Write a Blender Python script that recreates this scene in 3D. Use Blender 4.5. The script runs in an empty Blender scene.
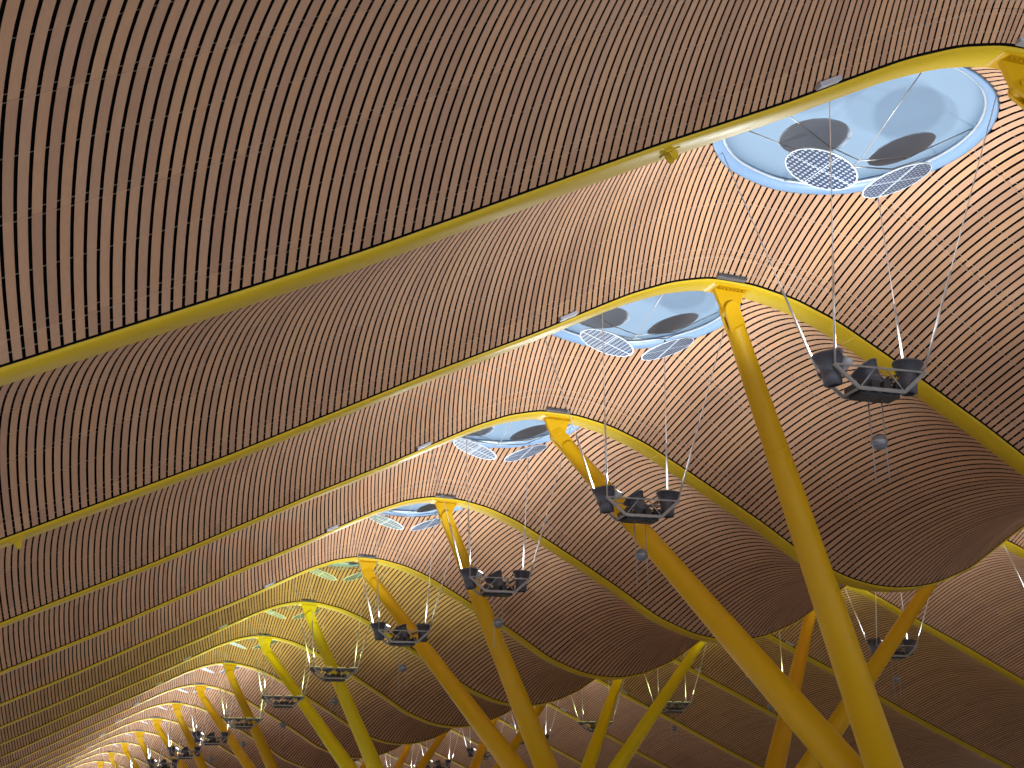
import bpy, math, random
import numpy as np
from mathutils import Vector, Matrix

random.seed(7)
S = bpy.context.scene
C = S.collection
PI = math.pi

# ------------------------------------------------------------------ layout
BAY = 9.0                      # beams stand every 9 m along the hall
Y0 = 15.6044                   # first beam in view
WAVE = 18.0                    # distance between two crests
FIRST, LAST = -2, 15           # beams
FLOOR = -1.6
HALF = 4.25                    # half width of the ceiling between two beams
SKY_X, SKY_A, SKY_B = 13.7, 2.3, 2.5


def beam_y(n):
    return Y0 + BAY * n


def mid_y(n):
    return Y0 + BAY * n + BAY / 2


# wave profile of the beams (underside)
PX = [-5, -3, -1, 0.5, 4.0, 7.6, 9.5, 10.5, 11.4, 12.3, 13.1, 14.0, 14.9, 15.8, 16.8, 17.8, 19.0, 20.2, 21.3, 22.0, 22.6]
PZ = [2.6, 3.5, 4.379, 5.053, 6.651, 8.438, 9.328, 9.834, 10.278, 10.624, 10.791, 10.748, 10.545, 10.184, 9.618, 9.034,
      8.301, 7.495, 7.046, 6.90, 6.86]
MID = 22.6                     # the hall is symmetric about this valley
pts = list(zip(PX, PZ)) + [(2 * MID - x, z) for x, z in zip(PX[-2::-1], PZ[-2::-1])]
_x = np.array([q[0] for q in pts]); _z = np.array([q[1] for q in pts])
XF = np.arange(-3.5, 2 * MID + 3.5, 0.05)
ZF = np.interp(XF, _x, _z)
_k = np.hanning(19); _k /= _k.sum()
ZF = np.convolve(np.concatenate([2 * ZF[0] - ZF[9:0:-1], ZF, 2 * ZF[-1] - ZF[-2:-11:-1]]), _k, 'valid')
SF = np.gradient(ZF, XF)


def prof(x):
    return np.interp(x, XF, ZF)


def slope(x):
    return np.interp(x, XF, SF)


def amp(x):
    return 0.75 + 1.05 * np.clip((prof(x) - 5.5) / 5.25, 0, 1.2) ** 2


def vault(x, t, off=0.0):
    """point on the vaulted ceiling: x = place on the wave, t = -1..1 across the bay, off = distance above it"""
    x = np.asarray(x, float); t = np.asarray(t, float)
    b = amp(x) * (1 - t * t) + off
    s = slope(x); n = np.hypot(s, 1)
    return np.stack(np.broadcast_arrays(x - s / n * b, t * HALF, prof(x) + b / n), -1)


def vault_z(x, dy):
    t = dy / HALF
    P = vault(XF, np.full_like(XF, t)); o = np.argsort(P[:, 0])
    return float(np.interp(x, P[o, 0], P[o, 2]))


# ------------------------------------------------------------------ helpers
class MB:
    def __init__(self):
        self.v = []; self.f = []; self.m = []; self.s = []

    def add(self, vs, fs, mi=0, smooth=False):
        o = len(self.v)
        self.v += [tuple(map(float, q)) for q in vs]
        self.f += [tuple(i + o for i in f) for f in fs]
        self.m += [mi] * len(fs); self.s += [smooth] * len(fs)
        return self

    def box(self, c, size, rot=None, mi=0):
        x, y, z = (q / 2 for q in size)
        vs = [Vector((a * x, b * y, d * z)) for a in (-1, 1) for b in (-1, 1) for d in (-1, 1)]
        if rot is not None:
            vs = [rot @ q for q in vs]
        c = Vector(c)
        return self.add([q + c for q in vs],
                        [(0, 1, 3, 2), (4, 6, 7, 5), (0, 4, 5, 1), (2, 3, 7, 6), (0, 2, 6, 4), (1, 5, 7, 3)], mi)

    def bar(self, a, b, w, h, mi=0):
        a = Vector(a); b = Vector(b); d = b - a
        z = d.normalized(); up = Vector((0, 0, 1)) if abs(z.z) < .95 else Vector((1, 0, 0))
        x = up.cross(z).normalized(); y = z.cross(x)
        R = Matrix((x, y, z)).transposed()
        return self.box((a + b) / 2, (w, h, d.length), R, mi)

    def rev(self, prof_, axis_o, axis_d, n=24, mi=0, cap=True, smooth=True):
        """surface of revolution: prof_ = (radius, distance along the axis)"""
        o = Vector(axis_o); z = Vector(axis_d).normalized()
        up = Vector((0, 0, 1)) if abs(z.z) < .95 else Vector((1, 0, 0))
        x = up.cross(z).normalized(); y = z.cross(x)
        vs = []
        for r, h in prof_:
            for i in range(n):
                a = 2 * PI * i / n
                vs.append(o + z * h + (x * math.cos(a) + y * math.sin(a)) * r)
        fs = []
        for j in range(len(prof_) - 1):
            for i in range(n):
                k = (i + 1) % n
                fs.append((j * n + i, j * n + k, (j + 1) * n + k, (j + 1) * n + i))
        self.add(vs, fs, mi, smooth)
        if cap:
            b = len(self.v) - len(vs)
            self.f += [tuple(b + i for i in range(n))[::-1], tuple(b + (len(prof_) - 1) * n + i for i in range(n))]
            self.m += [mi, mi]; self.s += [False, False]
        return self

    def tube(self, a, b, r0, r1=None, n=10, mi=0, cap=True):
        a = Vector(a); b = Vector(b)
        return self.rev([(r0, 0), (r0 if r1 is None else r1, (b - a).length)], a, b - a, n, mi, cap)

    def path(self, P, r, n=8, mi=0):
        for a, b in zip(P[:-1], P[1:]):
            self.tube(a, b, r, r, n, mi)
        return self

    def sphere(self, c, r, n=20, m=12, mi=0, sz=1.0):
        pr = [(max(1e-4, r * math.sin(PI * j / m)), -r * sz * math.cos(PI * j / m)) for j in range(m + 1)]
        return self.rev(pr, c, (0, 0, 1), n, mi, cap=False)

    def prism(self, poly, o, u, v, w0, w1, mi=0):
        """flat outline poly in the (u, v) plane at o, given thickness along u x v"""
        o, u, v = Vector(o), Vector(u), Vector(v); w = u.cross(v).normalized()
        n = len(poly)
        vs = [o + u * a + v * b + w * w0 for a, b in poly] + [o + u * a + v * b + w * w1 for a, b in poly]
        fs = [tuple(range(n))[::-1], tuple(range(n, 2 * n))] + [(i, (i + 1) % n, n + (i + 1) % n, n + i) for i in range(n)]
        return self.add(vs, fs, mi)

    def mesh(self, name, mats):
        me = bpy.data.meshes.new(name)
        me.from_pydata(self.v, [], self.f)
        for m in (mats if isinstance(mats, (list, tuple)) else [mats]):
            me.materials.append(m)
        me.polygons.foreach_set('material_index', self.m)
        me.polygons.foreach_set('use_smooth', self.s)
        me.update()
        return me

    def build(self, name, mats, parent=None):
        o = bpy.data.objects.new(name, self.mesh(name, mats)); C.objects.link(o)
        if parent:
            o.parent = parent
        return o


def tag(o, label=None, cat=None, group=None, kind=None):
    for k, q in (('label', label), ('category', cat), ('group', group), ('kind', kind)):
        if q:
            o[k] = q
    return o


def empty(name, loc, label=None, cat=None, group=None):
    o = bpy.data.objects.new(name, None); C.objects.link(o); o.location = loc
    o.empty_display_size = .2
    return tag(o, label, cat, group)


def copy_tree(o, loc=None, parent=None):
    c = o.copy(); C.objects.link(c)
    if parent:
        c.parent = parent
    if loc is not None:
        c.location = loc
    for ch in list(o.children):
        copy_tree(ch, None, c)
    return c


ORD = ['first', 'second', 'third', 'fourth', 'fifth', 'sixth', 'seventh', 'eighth', 'ninth', 'tenth', 'eleventh',
       'twelfth', 'thirteenth', 'fourteenth', 'fifteenth', 'sixteenth', 'seventeenth', 'eighteenth']


# ------------------------------------------------------------------ materials
def mat(name, col, rough=.5, metal=0.0, spec=.5, emit=None, estr=0):
    m = bpy.data.materials.new(name); m.use_nodes = True
    b = m.node_tree.nodes['Principled BSDF']
    b.inputs['Base Color'].default_value = (*col, 1); b.inputs['Roughness'].default_value = rough
    b.inputs['Metallic'].default_value = metal; b.inputs['Specular IOR Level'].default_value = spec
    if emit:
        b.inputs['Emission Color'].default_value = (*emit, 1); b.inputs['Emission Strength'].default_value = estr
    return m


def wood():
    m = mat('bamboo_slat', (.5, .3, .18), .8, 0, .12)
    nt = m.node_tree; N = nt.nodes; L = nt.links; b = N['Principled BSDF']
    geo = N.new('ShaderNodeNewGeometry'); oi = N.new('ShaderNodeObjectInfo')
    tc = N.new('ShaderNodeTexCoord')
    mp = N.new('ShaderNodeMapping'); mp.inputs['Scale'].default_value = (22, 1.2, 22)
    no = N.new('ShaderNodeTexNoise'); no.inputs['Scale'].default_value = 2.0; no.inputs['Detail'].default_value = 3
    L.new(tc.outputs['Object'], mp.inputs['Vector']); L.new(mp.outputs['Vector'], no.inputs['Vector'])
    ad = N.new('ShaderNodeMath'); ad.operation = 'ADD'
    L.new(geo.outputs['Random Per Island'], ad.inputs[0]); L.new(oi.outputs['Random'], ad.inputs[1])
    fr = N.new('ShaderNodeMath'); fr.operation = 'FRACT'; L.new(ad.outputs[0], fr.inputs[0])
    cr = N.new('ShaderNodeValToRGB'); e = cr.color_ramp.elements
    e[0].position = 0; e[0].color = (.385, .22, .138, 1)
    e[1].position = 1; e[1].color = (.49, .285, .165, 1)
    q = cr.color_ramp.elements.new(.45); q.color = (.46, .27, .17, 1)
    q = cr.color_ramp.elements.new(.8); q.color = (.45, .255, .148, 1)
    L.new(fr.outputs[0], cr.inputs['Fac'])
    mx = N.new('ShaderNodeMix'); mx.data_type = 'RGBA'; mx.blend_type = 'MULTIPLY'
    rg = N.new('ShaderNodeMapRange'); rg.inputs['To Min'].default_value = .86; rg.inputs['To Max'].default_value = 1.1
    L.new(no.outputs['Fac'], rg.inputs['Value'])
    mx.inputs['Factor'].default_value = 1
    L.new(cr.outputs['Color'], mx.inputs['A']); L.new(rg.outputs['Result'], mx.inputs['B'])
    L.new(mx.outputs['Result'], b.inputs['Base Color'])
    return m


def paint(name, col, rough=.38):
    m = mat(name, col, rough, 0, .22)
    nt = m.node_tree; N = nt.nodes; L = nt.links; b = N['Principled BSDF']
    tc = N.new('ShaderNodeTexCoord'); no = N.new('ShaderNodeTexNoise')
    no.inputs['Scale'].default_value = 1.6; no.inputs['Detail'].default_value = 4
    L.new(tc.outputs['Object'], no.inputs['Vector'])
    rg = N.new('ShaderNodeMapRange'); rg.inputs['To Min'].default_value = rough - .06; rg.inputs['To Max'].default_value = rough + .1
    L.new(no.outputs['Fac'], rg.inputs['Value']); L.new(rg.outputs['Result'], b.inputs['Roughness'])
    return m


M_WOOD = wood()
M_BLACK = mat('acoustic_felt', (.006, .005, .005), .95, 0, .05)
M_RAIL = mat('rail_metal', (.17, .15, .13), .6, .0)
M_BEAM = paint('yellow_beam_paint', (.52, .35, .012), .5)
M_STRUT = paint('amber_strut_paint', (.53, .30, .003), .46)
M_LEMON = paint('lemon_strut_paint', (.66, .50, .008), .46)
M_JOINT = mat('splice_cover', (.62, .48, .08), .5)
M_STEEL = mat('grey_steel', (.30, .30, .30), .45, .5)
M_DARK = mat('dark_lamp_housing', (.085, .085, .105), .42, .2)
M_BOX = mat('black_gear_box', (.02, .02, .024), .5)
M_WIRE = mat('wire_steel', (.62, .62, .62), .3, .7)
M_WHITE = mat('white_rim', (.45, .48, .52), .5)
M_LENS = mat('lit_lens', (.9, .9, .9), .3, 0, .5, (1, .95, .88), 5)
M_LENSY = mat('yellow_lit_lens', (.9, .85, .5), .3, 0, .5, (.9, 1, .4), .8)
M_KERB = mat('pale_blue_kerb', (.17, .26, .40), .45)
M_RING = mat('grey_ring', (.42, .46, .50), .4, .3)
M_GREY_DISC = mat('plain_grey_disc', (.38, .43, .51), .7, 0, .1)
M_PLATE = mat('grey_cover_plate', (.34, .34, .38), .5)
M_BALL = mat('grey_globe', (.15, .155, .18), .3, .2)
M_FLOOR = mat('pale_stone_floor', (.55, .53, .50), .35)


def membrane():
    m = bpy.data.materials.new('translucent_membrane'); m.use_nodes = True
    nt = m.node_tree; N = nt.nodes; L = nt.links
    N.remove(N['Principled BSDF'])
    t = N.new('ShaderNodeBsdfTranslucent'); d = N.new('ShaderNodeBsdfDiffuse'); a = N.new('ShaderNodeAddShader')
    t.inputs['Color'].default_value = (.150, .192, .232, 1); d.inputs['Color'].default_value = (.075, .10, .125, 1)
    tc = N.new('ShaderNodeTexCoord'); no = N.new('ShaderNodeTexNoise'); no.inputs['Scale'].default_value = 1.1
    no.inputs['Detail'].default_value = 3
    bp = N.new('ShaderNodeBump'); bp.inputs['Strength'].default_value = .25; bp.inputs['Distance'].default_value = .2
    L.new(tc.outputs['Object'], no.inputs['Vector']); L.new(no.outputs['Fac'], bp.inputs['Height'])
    L.new(bp.outputs['Normal'], d.inputs['Normal'])
    L.new(t.outputs[0], a.inputs[0]); L.new(d.outputs[0], a.inputs[1])
    L.new(a.outputs[0], N['Material Output'].inputs['Surface'])
    return m


M_MEMB = membrane()


def perforated():
    """mirror plate with a square grid of round holes and two division lines"""
    m = mat('perforated_mirror', (.2, .2, .2), .5, 0, .2)
    nt = m.node_tree; N = nt.nodes; L = nt.links; b = N['Principled BSDF']
    tc = N.new('ShaderNodeTexCoord')
    mp = N.new('ShaderNodeMapping'); mp.inputs['Scale'].default_value = (11.4, 11.4, 11.4)
    fr = N.new('ShaderNodeVectorMath'); fr.operation = 'FRACTION'
    sb = N.new('ShaderNodeVectorMath'); sb.operation = 'SUBTRACT'; sb.inputs[1].default_value = (.5, .5, .5)
    ml = N.new('ShaderNodeVectorMath'); ml.operation = 'MULTIPLY'; ml.inputs[1].default_value = (1, 1, 0)
    ln = N.new('ShaderNodeVectorMath'); ln.operation = 'LENGTH'
    lt = N.new('ShaderNodeMath'); lt.operation = 'LESS_THAN'; lt.inputs[1].default_value = .30
    mx = N.new('ShaderNodeMix'); mx.data_type = 'RGBA'
    L.new(tc.outputs['Object'], mp.inputs['Vector']); L.new(mp.outputs[0], fr.inputs[0]); L.new(fr.outputs[0], sb.inputs[0])
    L.new(sb.outputs[0], ml.inputs[0]); L.new(ml.outputs[0], ln.inputs[0]); L.new(ln.outputs['Value'], lt.inputs[0])
    L.new(lt.outputs[0], mx.inputs['Factor'])
    mx.inputs['A'].default_value = (.014, .02, .042, 1); mx.inputs['B'].default_value = (.20, .225, .27, 1)
    L.new(mx.outputs['Result'], b.inputs['Base Color'])
    return m


M_PERF = perforated()


# ------------------------------------------------------------------ ceiling (one mesh, every bay a linked copy)
def inside_cut(x0, pitch):
    """t interval taken out of a slat by a round roof opening, or None"""
    for cx in (SKY_X,):
        if abs(x0 - cx) < SKY_A + .9:
            ts = np.linspace(0, 1, 400)
            P = vault(np.full_like(ts, x0), ts)
            ins = ((P[:, 0] - cx) / SKY_A) ** 2 + (P[:, 1] / SKY_B) ** 2 < 1
            if ins.any():
                return ts[np.where(ins)[0].max()]
    return None


JOINTS = [-.991, -.9, -.47, 0, .47, .9, .991]


def ceiling_mesh(open_roof):
    mb = MB()
    # places along the wave at even distance on the surface two thirds up the vault
    P = vault(XF, np.full_like(XF, .577))
    pitch = .130
    # slats stand a little wider apart around the valley than on the long wings
    wide = 1 + .12 * np.clip((11.0 - np.abs(XF - MID)) / 4.5, 0, 1)
    arc = np.concatenate([[0], np.cumsum(np.hypot(np.diff(P[:, 0]), np.diff(P[:, 2])) / wide[1:])])
    n = int(arc[-1] / pitch)

    def at(s):
        return np.interp(s, arc, XF)

    def strip(xa, xb, t0, t1, seg, o0, o1, mi, bottom_only=False):
        ts = np.linspace(t0, t1, seg + 1)
        A = vault(np.full_like(ts, xa), ts, o0); B = vault(np.full_like(ts, xb), ts, o0)
        vs = list(A) + list(B); k = seg + 1
        fs = [(i, i + 1, k + i + 1, k + i) for i in range(seg)]
        if not bottom_only:
            vs += list(vault(np.full_like(ts, xa), ts, o1)) + list(vault(np.full_like(ts, xb), ts, o1))
            fs += [(2 * k + i, 2 * k + i + 1, i + 1, i) for i in range(seg)]
            fs += [(k + i, k + i + 1, 3 * k + i + 1, 3 * k + i) for i in range(seg)]
            fs += [(0, k, 3 * k, 2 * k), (k - 1, 3 * k - 1, 4 * k - 1, 2 * k - 1)]
        mb.add(vs, fs, mi, False)

    GRID = np.linspace(-1, 1, 25)

    def felt(xa, xb, t0, t1):
        ts = np.concatenate([[t0], GRID[(GRID > t0 + .004) & (GRID < t1 - .004)], [t1]])
        k = len(ts)
        vs = list(vault(np.full_like(ts, xa), ts, .11)) + list(vault(np.full_like(ts, xb), ts, .11))
        mb.add(vs, [(i, i + 1, k + i + 1, k + i) for i in range(k - 1)], 1)

    for i in range(n):
        s0 = i * pitch
        xa, xb = float(at(s0)), float(at(s0 + pitch * .715)); xc = float(at(s0 + pitch))
        cut = inside_cut((xa + xb) / 2, pitch) if open_roof else None
        for a, b in zip(JOINTS[:-1], JOINTS[1:]):
            a_, b_ = a + .0008, b - .0008
            if cut:
                if abs(a) <= cut and abs(b) <= cut:
                    continue
                if a >= 0:
                    a_ = max(a_, cut)
                else:
                    b_ = min(b_, -cut)
            if b_ - a_ < .002:
                continue
            strip(xa, xb, a_, b_, max(1, int(round((b_ - a_) / .085))), 0, .006, 0)
        # black felt above
        if cut:
            felt(xa, xc, -1.0, -cut); felt(xa, xc, cut, 1.0)
        else:
            felt(xa, xc, -1.0, 1.0)
        for t in (-.996, .996):
            ends = vault(np.array([xa, xc, xc, xa]), np.full(4, t), np.array([-.012, -.012, .12, .12]))
            mb.add(list(ends), [(0, 1, 2, 3)], 1)
    # metal rails the slats are clipped to, seen only in the gaps
    for t in sorted({j + e for j in (-.9, -.47, 0, .47, .9) for e in (-.017, .017)} | {-.685, -.235, .235, .685, -.965, .965}):
        xs = XF[::4]
        for x, y in zip(xs[:-1], xs[1:]):
            c = inside_cut((x + y) / 2, .1) if open_roof else None
            if c and abs(t) < c:
                continue
            w = .0024
            A = vault(np.array([x, y, y, x]), np.array([t - w, t - w, t + w, t + w]), .024)
            mb.add(list(A), [(0, 1, 2, 3)], 2)
    return mb.mesh('ceiling', [M_WOOD, M_BLACK, M_RAIL])


cm = ceiling_mesh(True); cm_closed = ceiling_mesh(False)
for n in range(FIRST, LAST):
    o = bpy.data.objects.new('ceiling', cm if n >= 0 else cm_closed); C.objects.link(o)
    o.location = (0, mid_y(n), 0); tag(o, kind='structure')

fl = MB(); fl.add([(-40, beam_y(FIRST), FLOOR), (86, beam_y(FIRST), FLOOR), (86, beam_y(LAST) + 10, FLOOR), (-40, beam_y(LAST) + 10, FLOOR)], [(0, 1, 2, 3)])
tag(fl.build('floor', M_FLOOR), kind='structure')


wr = MB(); wr.box((2 * MID + 3.6, (beam_y(FIRST) + beam_y(LAST)) / 2, .6), (.25, beam_y(LAST) - beam_y(FIRST), 4.4))  # unseen wall, added to cut daylight coming in from the right
tag(wr.build('light_block_right', M_FLOOR), kind='structure')

# ------------------------------------------------------------------ beams: one gull-wing piece per wave and beam line
W2 = .26


def beam_body(xa, xb):
    xs = np.arange(xa, xb + 1e-6, .25); zs = prof(xs); s = slope(xs); nn = np.hypot(s, 1)
    prf = [(-W2, -.034), (-W2 + .012, -.046), (W2 - .012, -.046), (W2, -.034), (W2, .5), (-W2, .5)]
    vs = []; m = len(prf)
    for x, z, q, h in zip(xs, zs, s, nn):
        for y, e in prf:
            vs.append((x - q / h * e, y, z + e / h))
    fs = []
    for i in range(len(xs) - 1):
        for j in range(m):
            k = (j + 1) % m
            fs.append((i * m + j, i * m + k, (i + 1) * m + k, (i + 1) * m + j))
    fs.append(tuple(range(m))); fs.append(tuple(range((len(xs) - 1) * m, len(xs) * m))[::-1])
    mb = MB(); mb.add(vs, fs)
    for i in range(len(fs) - 2):
        mb.s[i] = (i % m) not in (0, 2)
    return mb


def frame_at(x):
    s = float(slope(x)); h = math.hypot(s, 1)
    return Vector((x, 0, float(prof(x)))), Vector((1 / h, 0, s / h)), Vector((-s / h, 0, 1 / h))


def lug_mb(x):
    o, u, v = frame_at(x); mb = MB()
    mb.prism([(-.11, 0), (.11, 0), (.11, -.02), (-.11, -.02)], o - v * .045 + Vector((0, .0, 0)), u, v, -.09, .09)
    poly = [(-.06, 0), (.06, 0)] + [(.045 * math.cos(a), -.07 + .045 * math.sin(a)) for a in np.linspace(0, -PI, 9)]
    for w in (-.07, .05):
        mb.prism(poly, o - v * .07, u, v, w, w + .02)
    return mb


def plate_mb(x, l, side=-1):
    o, u, v = frame_at(x); mb = MB()
    return mb.box(o + Vector((0, side * (W2 + .10), 0)) + v * .035, (l, .13, .06), Matrix((u, Vector((0, 1, 0)), v)).transposed())


def splice_mb(x):
    o, u, v = frame_at(x); mb = MB()
    return mb.box(o - v * .046, (.018, 2 * W2 - .08, .006), Matrix((u, Vector((0, 1, 0)), v)).transposed())


def make_beam(xa, xb, lugs, plates, splices):
    e = empty('roof_beam', (0, 0, 0))
    beam_body(xa, xb).build('web_girder', M_BEAM, e)
    for x in lugs:
        lug_mb(x).build('lug', M_BEAM, e)
    for x, l in plates:
        plate_mb(x, l).build('cover_plate', M_PLATE, e)
    for x in splices:
        splice_mb(x).build('splice_joint', M_JOINT, e)
    return e


def beam_label(n, row):
    if row == 0:
        if n == 0:
            return 'topmost yellow roof beam, crossing just above the biggest round skylight'
        return f'{ORD[n]} yellow wave beam counting down from the top, next below the {ORD[n - 1]}'
    return f'yellow beam sloping down to the right in the back wave, {ORD[n - 2]} from the right'


near = make_beam(-3.4, MID, [], [(10.12, .36)], [10.8, 16.2])
far = make_beam(MID, 2 * MID + 3.4, [], [(2 * MID - 10.12, .36), (2 * MID - 13.5, .6)], [29.0, 34.4])
for n in range(FIRST, LAST + 1):
    for row, src in ((0, near), (1, far)):
        if row and n < 2:
            continue
        o = src if (n == FIRST and not row) or (row and n == 2) else copy_tree(src)
        o.location = (0, beam_y(n), 0)
        if not row and n:
            plate_mb(13.5, .6).build('cover_plate', M_PLATE, o)
        for x in ({0: [7.93], 1: [.90]} if not row else {5: [42.5, 44.9]}).get(n, []):
            lug_mb(x).build('lug', M_BEAM, o)
        if n < 0:
            tag(o, kind='structure')
        else:
            tag(o, beam_label(n, row), 'beam', 'yellow beams of the main wave' if not row else 'yellow beams of the back wave', 'thing')


# ------------------------------------------------------------------ struts
def make_strut(pin, base, matl, face):
    """pin and base in world space; face = direction of the head plate's normal in plan"""
    pin = Vector(pin); base = Vector(base)
    e = empty('inclined_strut', base)
    d = (base - pin).normalized(); L = (base - pin).length

    def loc(mb, name, m, parent=e):
        mb.v = [tuple(Vector(q) - base) for q in mb.v]
        return mb.build(name, m, parent)
    s = MB()
    r = lambda q: .18 + (.42 - .18) * q
    q0 = .36 / L
    s.rev([(.03, .33), (.165, .34), (r(q0) - .012, .37), (r(q0), .40), (r(.24), L * .24), (r(.24) + .004, L * .2403),
           (r(.5), L * .5), (r(.5) + .004, L * .5003), (r(.75), L * .75), (r(.95), L * .95), (.30, L)], pin, d, 32)
    loc(s, 'shaft', matl)
    for q in (.24, .5):
        t = MB(); rr = r(q) + .006
        t.rev([(rr - .02, -.008), (rr, -.006), (rr, .006), (rr - .02, .008)], pin + d * (L * q), d, 32, cap=False)
        loc(t, 'weld_seam', matl)
    # head: bolted flange under the beam, hanging plate, two cheeks and the pin
    top = Vector((pin.x, pin.y, float(prof(pin.x)) - .045))
    s_ = float(slope(pin.x)); u = Vector((1, 0, s_)).normalized()
    Y = Vector((0, 1, 0)); v = Vector((-u.z, 0, u.x))
    f = MB()
    sx = 1 if base.x > pin.x else -1
    f.prism([(-.44, 0), (.42, 0), (.37, -.04), (-.37, -.04)], top, u, v, -.2, .2)
    loc(f, 'flange', matl)
    for i in range(7):
        for w in (-.15, .15):
            b = MB(); p = top + u * (-.24 + .08 * i) - v * .05 + Y * w
            b.rev([(.018, 0), (.018, .025)], p, -v, 6)
            if w < 0:
                loc(b, 'bolt', matl)
    pl = MB()
    h = (top - v * .05 - pin)
    a = Vector((d.x, 0, d.z)).normalized()
    poly = [(-.34, h.length), (.30, h.length)] + [(.17 * math.cos(t), .17 * math.sin(t)) for t in np.linspace(.0, -PI, 11)]
    pl.prism(poly, pin, u, v, -.05, .05)
    loc(pl, 'head_plate', matl)
    cheek = MB()
    # cheeks lie in the plane of the shaft axis and u
    n_ = d.cross(Vector((0, 1, 0)) if abs(d.y) < .9 else Vector((1, 0, 0))).normalized()
    w = n_
    for k in (-1, 1):
        out = [(.172 * math.cos(t), .172 * math.sin(t)) for t in np.linspace(PI / 2, 3 * PI / 2, 14)] + [(.40, -.172), (.40, .172)]
        yv = Y - d * Y.dot(d); yv.normalize(); xv = yv.cross(d).normalized()
        cheek.prism(out, pin, d, xv, k * .075 - .028, k * .075 + .028)
    loc(cheek, 'clevis', matl)
    p = MB(); yv = Y - d * Y.dot(d); yv.normalize()
    p.rev([(.07, -.125), (.07, .125)], pin, yv, 18)
    loc(p, 'pin', matl)
    return e


def strut_label(n, row):
    if row == 0:
        if n == 1:
            return 'biggest and nearest yellow strut, its foot at the bottom right of the picture'
        return f'{ORD[n - 1]} yellow strut of the long row counting from the right, under the {ORD[n]} beam'
    return f'yellow strut leaning right behind the long row, {ORD[n - 3]} of these from the right'


for n in range(0, LAST):
    p = (n + 1) // 2
    by = (beam_y(2 * p - 1) + beam_y(2 * p)) / 2
    m = M_LEMON if n in (5, 6) else M_STRUT
    o = make_strut((13.60 if n else 13.47, beam_y(n), 10.30), (19.42, by, .64), m, 1)
    if n == 0:
        tag(o, 'yellow strut whose bolted head just shows at the upper right edge', 'strut', 'struts of the near row', 'thing')
    else:
        tag(o, strut_label(n, 0), 'strut', 'struts of the near row', 'thing')
    if n >= 3 and n < 13:
        o = make_strut((2 * MID - 13.82, beam_y(n), 10.26), (25.6, by, .86), m, -1)
        tag(o, strut_label(n, 1), 'strut', 'struts of the row behind', 'thing')
# concrete bearing blocks carrying the feet of each pair
for p in range(0, 8):
    by = (beam_y(2 * p - 1) + beam_y(2 * p)) / 2
    for k, (bx, bz) in enumerate(((19.42, .64), (25.6, .86))):
        if k and p < 2:
            continue
        b = MB(); b.rev([(.9, FLOOR - 0), (.9, bz - .55), (.62, bz - .05), (.0, bz - .05)], (bx, by, 0), (0, 0, 1), 24, cap=False, smooth=False)
        o = b.build('strut_pedestal', M_FLOOR)
        tag(o, 'pale round pedestal under a pair of yellow struts, below the picture', 'pedestal', 'strut pedestals', 'thing')


# ------------------------------------------------------------------ skylights
def make_skylight():
    e = empty('skylight', (0, 0, 0))
    N = 72
    ang = [2 * PI * i / N for i in range(N)]

    def ring(f, dz, dome=None):
        out = []
        for a in ang:
            x, y = SKY_A * f * math.cos(a), SKY_B * f * math.sin(a)
            xr, yr = SKY_A * 1.0 * math.cos(a), SKY_B * 1.0 * math.sin(a)
            out.append((x, y, vault_z(SKY_X + xr, yr) + dz))
        return out

    def loft(rings, closed=True):
        vs = [q for r in rings for q in r]; fs = []
        for j in range(len(rings) - 1):
            for i in range(N):
                k = (i + 1) % N
                fs.append((j * N + i, j * N + k, (j + 1) * N + k, (j + 1) * N + i))
        return vs, fs
    k = MB(); vs, fs = loft([ring(1.10, .16), ring(1.0, .12), ring(1.0, -.03), ring(.985, -.035), ring(.925, .07), ring(.922, .30)])
    k.add(vs, fs, 0, True); k.build('kerb', M_KERB, e)
    r = MB()
    P = ring(.92, .09)
    for i in range(N):
        r.tube(P[i], P[(i + 1) % N], .028, None, 6, 0, False)
    r.build('inner_ring', M_RING, e)
    # pleated translucent sheet stretched over the opening
    m = MB(); rings = []
    for j in range(14):
        f = .92 * (1 - j / 13.0) + .001
        g = 1 - (f / .92) ** 2
        rr = []
        for i, a in enumerate(ang):
            x, y = SKY_A * f * math.cos(a), SKY_B * f * math.sin(a)
            rim = vault_z(SKY_X + SKY_A * math.cos(a), SKY_B * math.sin(a)) + .16
            cz = vault_z(SKY_X, 0)
            z = rim * (1 - g) + (cz + .12) * g
            z += .035 * (1 - abs(((x * .8 + y * .35) / .75) % 1.0 - .5) * 2) * min(1, 6 * (1 - f / .92))
            rr.append((x, y, z))
        rings.append(rr)
    vs, fs = loft(rings); m.add(vs, fs, 0, True)
    m.build('membrane', M_MEMB, e)
    return e


def disc_axes(ctr, maj_deg, ratio, sgn):
    """plane of a tilted round panel from how it leans: returns its normal (facing down)"""
    f, R, U, F = CAM
    v = Vector(ctr).normalized()
    R, U = Vector(R), Vector(U)
    a = math.radians(maj_deg)
    mi = R * (sgn * math.sin(a)) - U * math.cos(a)
    mi = (mi - v * mi.dot(v)).normalized()
    return (-v * ratio + mi * math.sqrt(1 - ratio * ratio)).normalized()


PIT, YAW, ROLL, FOC = .3106, .3552, -.0260, 1548.07
cp, sp, cy, sy = math.cos(PIT), math.sin(PIT), math.cos(YAW), math.sin(YAW)
Fv = np.array([sy * cp, cy * cp, sp]); Rv = np.array([cy, -sy, 0]); Uv = np.cross(Rv, Fv)
Rv, Uv = math.cos(ROLL) * Rv + math.sin(ROLL) * Uv, -math.sin(ROLL) * Rv + math.cos(ROLL) * Uv
CAM = (FOC, Rv, Uv, Fv)

TILT = [disc_axes((13.1, 20.3, 11.2), 18, .50, -1), disc_axes((14.55, 20.3, 11.2), 22.7, .28, 1)]


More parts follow.
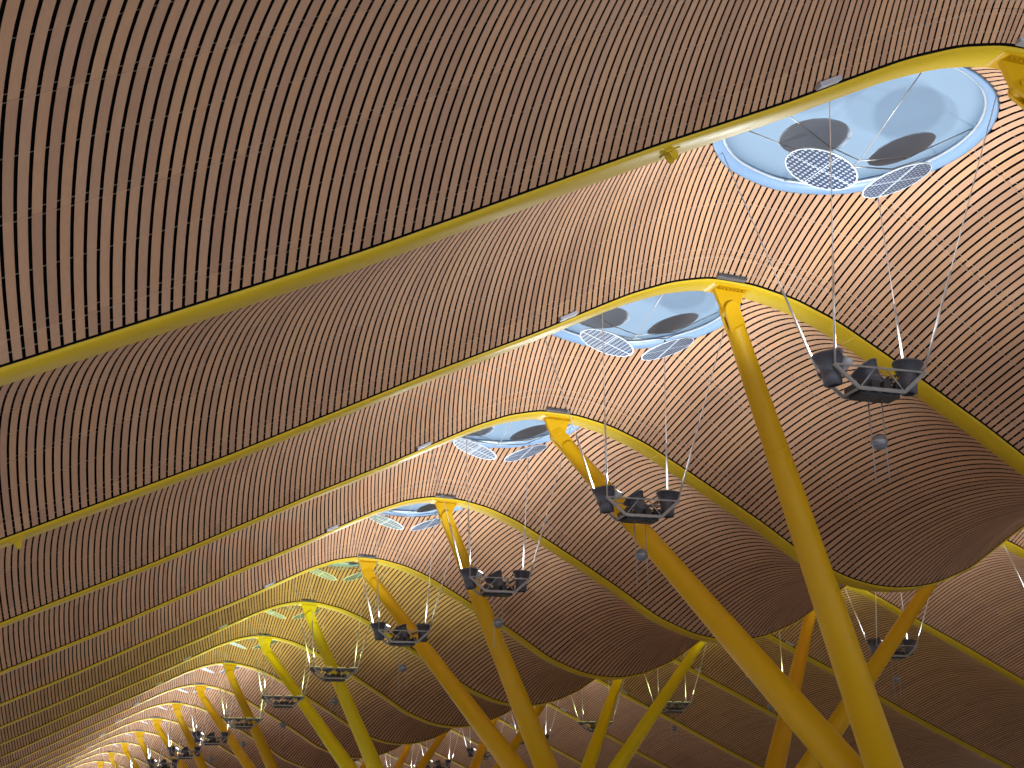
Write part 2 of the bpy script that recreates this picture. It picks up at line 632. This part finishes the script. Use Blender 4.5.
def make_disc(nrm):
    e = empty('reflector_panel', (0, 0, 0))
    z = -nrm.normalized(); x = Vector((0, 1, 0)).cross(z).normalized(); y = z.cross(x)
    e.rotation_euler = Matrix((x, y, z)).transposed().to_euler()
    p = MB(); p.rev([(.001, -.01), (.60, -.01), (.60, .012), (.001, .012)], (0, 0, 0), (0, 0, 1), 48, cap=False, smooth=False)
    p.build('perforated_plate', M_PERF, e)
    r = MB()
    pr = []
    for i in range(48):
        a, b = 2 * PI * i / 48, 2 * PI * (i + 1) / 48
        r.tube((.605 * math.cos(a), .605 * math.sin(a), 0), (.605 * math.cos(b), .605 * math.sin(b), 0), .015, None, 6, 0, False)
    r.build('rim', M_WHITE, e)
    s = MB(); s.bar((-.6, 0, -.014), (.6, 0, -.014), .010, .008); s.bar((0, -.6, -.014), (0, .6, -.014), .010, .008)
    s.build('divider', M_WHITE, e)
    h = MB()
    h.rev([(.05, .012), (.05, .03), (.02, .035), (.02, .2)], (0, 0, 0), (0, 0, 1), 12)
    h.build('hanger', M_STEEL, e)
    return e


def lean(nrm):
    z = -nrm.normalized(); x = Vector((0, 1, 0)).cross(z).normalized(); y = z.cross(x)
    return Matrix((x, y, z)).transposed().to_euler()


ROTS = [lean(disc_axes((13.07, 20.3, 11.8), 5, .50, 1)), lean(disc_axes((14.73, 20.3, 11.8), 20.7, .31, 1))]


def make_grey_disc():  # plain grey disc, hung between a reflector panel and the membrane
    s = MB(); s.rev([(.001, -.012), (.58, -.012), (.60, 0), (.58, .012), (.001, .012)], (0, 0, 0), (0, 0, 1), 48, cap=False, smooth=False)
    return s.build('grey_disc', M_GREY_DISC)


def make_rods():
    e = MB()
    zr = vault_z(SKY_X + 2.1, 0) + .05
    for q in (-1, 1):
        e.path([(-2.12, .55 * q, zr), (-.62, .22 * q, 11.42), (.0, .12 * q, 11.30), (.86, .22 * q, 11.42), (2.12, .55 * q, zr)], .011, 6)
    e.path([(0, -2.35, vault_z(SKY_X, 2.4) + .05), (0, -.12, 11.30), (0, .12, 11.30), (0, 2.35, vault_z(SKY_X, 2.4) + .05)], .011, 6)
    return e


sk = make_skylight(); make_rods().build('tie_rod', M_STEEL, sk)
dl = make_disc(TILT[0]); dr = make_disc(TILT[1])
shp = make_grey_disc()
first = True


for n in range(0, LAST):
    loc = (SKY_X, mid_y(n), 0)
    if n == 0:
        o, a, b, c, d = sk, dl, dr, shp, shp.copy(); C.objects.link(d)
    else:
        o, a, b = copy_tree(sk), copy_tree(dl), copy_tree(dr)
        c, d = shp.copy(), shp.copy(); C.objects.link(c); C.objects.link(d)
    o.location = loc
    a.location = (loc[0] - .68, loc[1], 11.1); b.location = (loc[0] + .78, loc[1], 11.1)
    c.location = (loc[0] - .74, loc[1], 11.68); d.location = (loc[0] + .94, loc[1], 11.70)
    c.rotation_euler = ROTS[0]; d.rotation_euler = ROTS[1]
    w = 'biggest' if n == 0 else f'{ORD[n]} biggest'
    tag(o, f'{w} round pale blue skylight, counting down from the upper right', 'skylight', 'round skylights')
    tag(a, f'dotted round reflector panel with white rim, left one under the {w} skylight', 'reflector', 'reflector panels')
    tag(b, f'dotted round reflector panel with white rim, right steeper one under the {w} skylight', 'reflector', 'reflector panels')
    tag(c, f'plain grey disc seen against the {w} skylight, left of its pair', 'disc', 'plain grey discs')
    tag(d, f'plain grey disc seen against the {w} skylight, right of its pair', 'disc', 'plain grey discs')


# ------------------------------------------------------------------ hanging light frames
ZL = 7.56


def lamp_mb(x, y, z, d, r=.24, h=.46):
    mb = MB()
    mb.rev([(.10, -h * .66), (.15, -h * .64), (.15, -h * .2), (r * .62, -h * .19), (r, h * .42), (r + .015, h * .42),
            (r + .015, h * .48), (r - .015, h * .48), (r * .68, 0.0), (.02, -.03)], (x, y, z), d, 24, cap=False)
    return mb


def make_light_frame(kind):
    e = empty('hanging_light_frame', (0, 0, 0))
    xl, xr = -.83, .80
    f = MB()
    for y in (-.25, .25):
        f.bar((xl - .02, y, 0), (-.42, y, -.36), .03, .06); f.bar((-.42, y, -.36), (.40, y, -.36), .03, .06)
        f.bar((.40, y, -.36), (xr + .02, y, 0), .03, .06)
        f.bar((xl, y, .0), (xr, y, .0), .018, .03)
        f.tube((-.42, y, -.36), (-.1, y, 0), .012); f.tube((.40, y, -.36), (.1, y, 0), .012)
    for x, z in ((xl, 0), (-.42, -.36), (0, -.36), (.40, -.36), (xr, 0), (-.2, -.36), (.2, -.36)):
        f.bar((x, -.27, z), (x, .27, z), .03, .04)
    f.build('frame', M_STEEL, e)
    for i, x in enumerate((-.32, -.10, .12, .33)):
        b = MB(); b.box((x, .04, -.29), (.17, .36, .12)); b.box((x, -.18, -.26), (.13, .08, .13))
        b.build('gear_box', M_BOX, e)
    t = MB(); t.box((0, 0, -.41), (.72, .34, .05)); t.build('tray', M_BOX, e)
    if kind == 'lamps':
        for (x, y, z, d) in ((-.78, -.02, .02, (-.12, 0, 1)), (.70, .05, .02, (.10, 0, 1)), (.03, .12, -.02, (-.45, .3, .85))):
            l = lamp_mb(x, y, z, d, .24, .46 if abs(x) > .3 else .36).build('lamp_head', M_DARK, e)
            g = MB(); g.rev([(.01, .06), (.15, .06)], (x, y, z), d, 20, cap=False); g.build('lens', M_LENS, l)
        sp_ = MB(); sp_.rev([(.04, -.1), (.07, -.08), (.09, .08), (.085, .1)], (-.54, -.1, .08), (.35, -.45, .75), 16, cap=False)
        sl = sp_.build('spot', M_WHITE, e)
        g = MB(); g.rev([(.005, .09), (.082, .09)], (-.54, -.1, .08), (.35, -.45, .75), 16, cap=False); g.build('lens', M_LENS, sl)
    else:
        for x in (-.72, -.24, .24, .70):
            l = MB(); l.box((x, 0, .0), (.34, .34, .09)); l.box((x, 0, -.07), (.2, .2, .07))
            lo = l.build('lamp_head', M_DARK, e)
            g = MB(); g.box((x, 0, .05), (.28, .28, .02)); g.build('lens', M_LENSY, lo)
    cb = MB()
    rnd = random.Random(3)
    for j in range(5):
        P = [Vector((-.3 + .12 * j, .1, -.25))]
        for q in range(6):
            P.append(Vector((.05 + .09 * q + rnd.uniform(-.04, .04), rnd.uniform(-.15, .2), -.22 + .04 * q + rnd.uniform(-.06, .08))))
        cb.path(P, .007, 5)
    cb.build('cable', M_BOX, e)
    # four suspension wires up to the rim of the roof opening
    for sx in (-1, 1):
        for sy_ in (-1, 1):
            w = MB()
            bx, by = (xl if sx < 0 else xr), sy_ * .25
            tx, ty = sx * 1.55 + .14, sy_ * 1.78
            tz = vault_z(SKY_X + tx - .14, ty) - ZL
            w.tube((bx, by, 0), (tx, ty, tz), .0085, None, 6)
            lo = Vector((bx, by, 0)); hi = Vector((tx, ty, tz))
            w.tube(lo, lo.lerp(hi, .36), .019, None, 8)
            w.build('suspension_wire', M_WIRE, e)
    return e


def make_globe():
    e = empty('globe_pendant', (0, 0, 0))
    s = MB(); s.sphere((0, 0, -1.14), .132, 24, 14); g = s.build('globe', M_BALL, e)
    s = MB(); s.rev([(.133, -.012), (.136, 0), (.133, .012)], (0, 0, -1.14), (0, 0, 1), 24, cap=False); s.build('seam', M_STEEL, g)
    for x in (-.125, .125):
        w = MB(); w.tube((x, 0, -.43), (x, 0, -1.80), .009, None, 6); w.build('cable', M_STEEL, e)
    w = MB(); w.tube((-.125, 0, -1.14), (.125, 0, -1.14), .012); w.build('crossbar', M_STEEL, e)
    return e


lf = {'lamps': make_light_frame('lamps'), 'trays': make_light_frame('trays')}
gp = make_globe()
used = set()
LX = 13.54
first = True
for row in (0, 1):
    for n in range(0 if row == 0 else 2, LAST):
        kind = 'trays' if n in (4, 5, 6) else 'lamps'
        o = lf[kind] if kind not in used else copy_tree(lf[kind]); used.add(kind)
        o.location = (LX + WAVE * row, mid_y(n) - .1, ZL)
        if row and n == 2:
            tag(o, 'hanging light frame cut off by the right edge, only its pale wires showing', 'light fixture', 'hanging light frames')
            continue
        g = gp if first else copy_tree(gp); first = False
        g.location = o.location
        what = 'with cone lamps' if kind == 'lamps' else 'with flat lamp trays'
        w = f'{ORD[n]} from the right in the near row' if row == 0 else f'{ORD[n - 3]} from the right in the back row'
        tag(o, f'grey hanging light frame {what}, {w}', 'light fixture', 'hanging light frames')
        tag(g, f'grey ball hung below the {w}'.replace(' in the', ' light frame of the').replace('from the right light', 'light').replace(' frame of', ' frame from the right of'), 'pendant', 'grey hanging balls')


# ------------------------------------------------------------------ light
def spot(loc, tgt, power, col, ang, blend=.6, r=.15):
    L = bpy.data.lights.new('uplight', 'SPOT'); L.energy = power; L.color = col; L.spot_size = math.radians(ang)
    L.spot_blend = blend; L.shadow_soft_size = r
    o = bpy.data.objects.new('uplight', L); C.objects.link(o); o.location = loc
    o.rotation_euler = (Vector(tgt) - Vector(loc)).to_track_quat('-Z', 'Y').to_euler()
    return o


UP = 1150
for row in (0, 1):
    for n in range(-1 if row == 0 else 1, LAST):
        col = (.86, 1, .36) if n in (4, 5, 6) else (.90, .97, 1)
        p = UP * (.2 if n < 0 else 1)
        x = LX + (2 * MID - 2 * LX) * row
        q = 1 if row == 0 else -1
        spot((x - q * .5, mid_y(n), ZL + .45), (x - q * 2.6, mid_y(n), 12.0), p * ((.95 if n not in (4, 5, 6) else .6) if row == 0 else (.35 if n not in (4, 5, 6) else .12)), col, 172, .35)
        spot((x + q * .5, mid_y(n), ZL + .45), (x + q * 1.4, mid_y(n), 12.0), p * (.66 if row == 0 else 1.0), col, 160, .6)

W = bpy.data.worlds.new('World'); S.world = W; W.use_nodes = True
bg = W.node_tree.nodes['Background']
bg.inputs['Color'].default_value = (.78, .87, 1.0, 1); bg.inputs['Strength'].default_value = 2.5

# ------------------------------------------------------------------ camera
cd = bpy.data.cameras.new('Camera'); cam = bpy.data.objects.new('Camera', cd); C.objects.link(cam)
R3 = Matrix((Vector(Rv), Vector(Uv), -Vector(Fv))).transposed()
cam.matrix_world = R3.to_4x4()
cd.sensor_fit = 'HORIZONTAL'; cd.sensor_width = 36; cd.lens = FOC / 1024 * 36
cd.clip_end = 500; cd.clip_start = .05
S.camera = cam
S.view_settings.view_transform = 'Standard'; S.view_settings.look = 'None'
S.view_settings.exposure = 0; S.view_settings.gamma = 1
S.view_settings.use_curve_mapping = False
S.cycles.max_bounces = 6; S.cycles.diffuse_bounces = 4; S.cycles.use_denoising = True
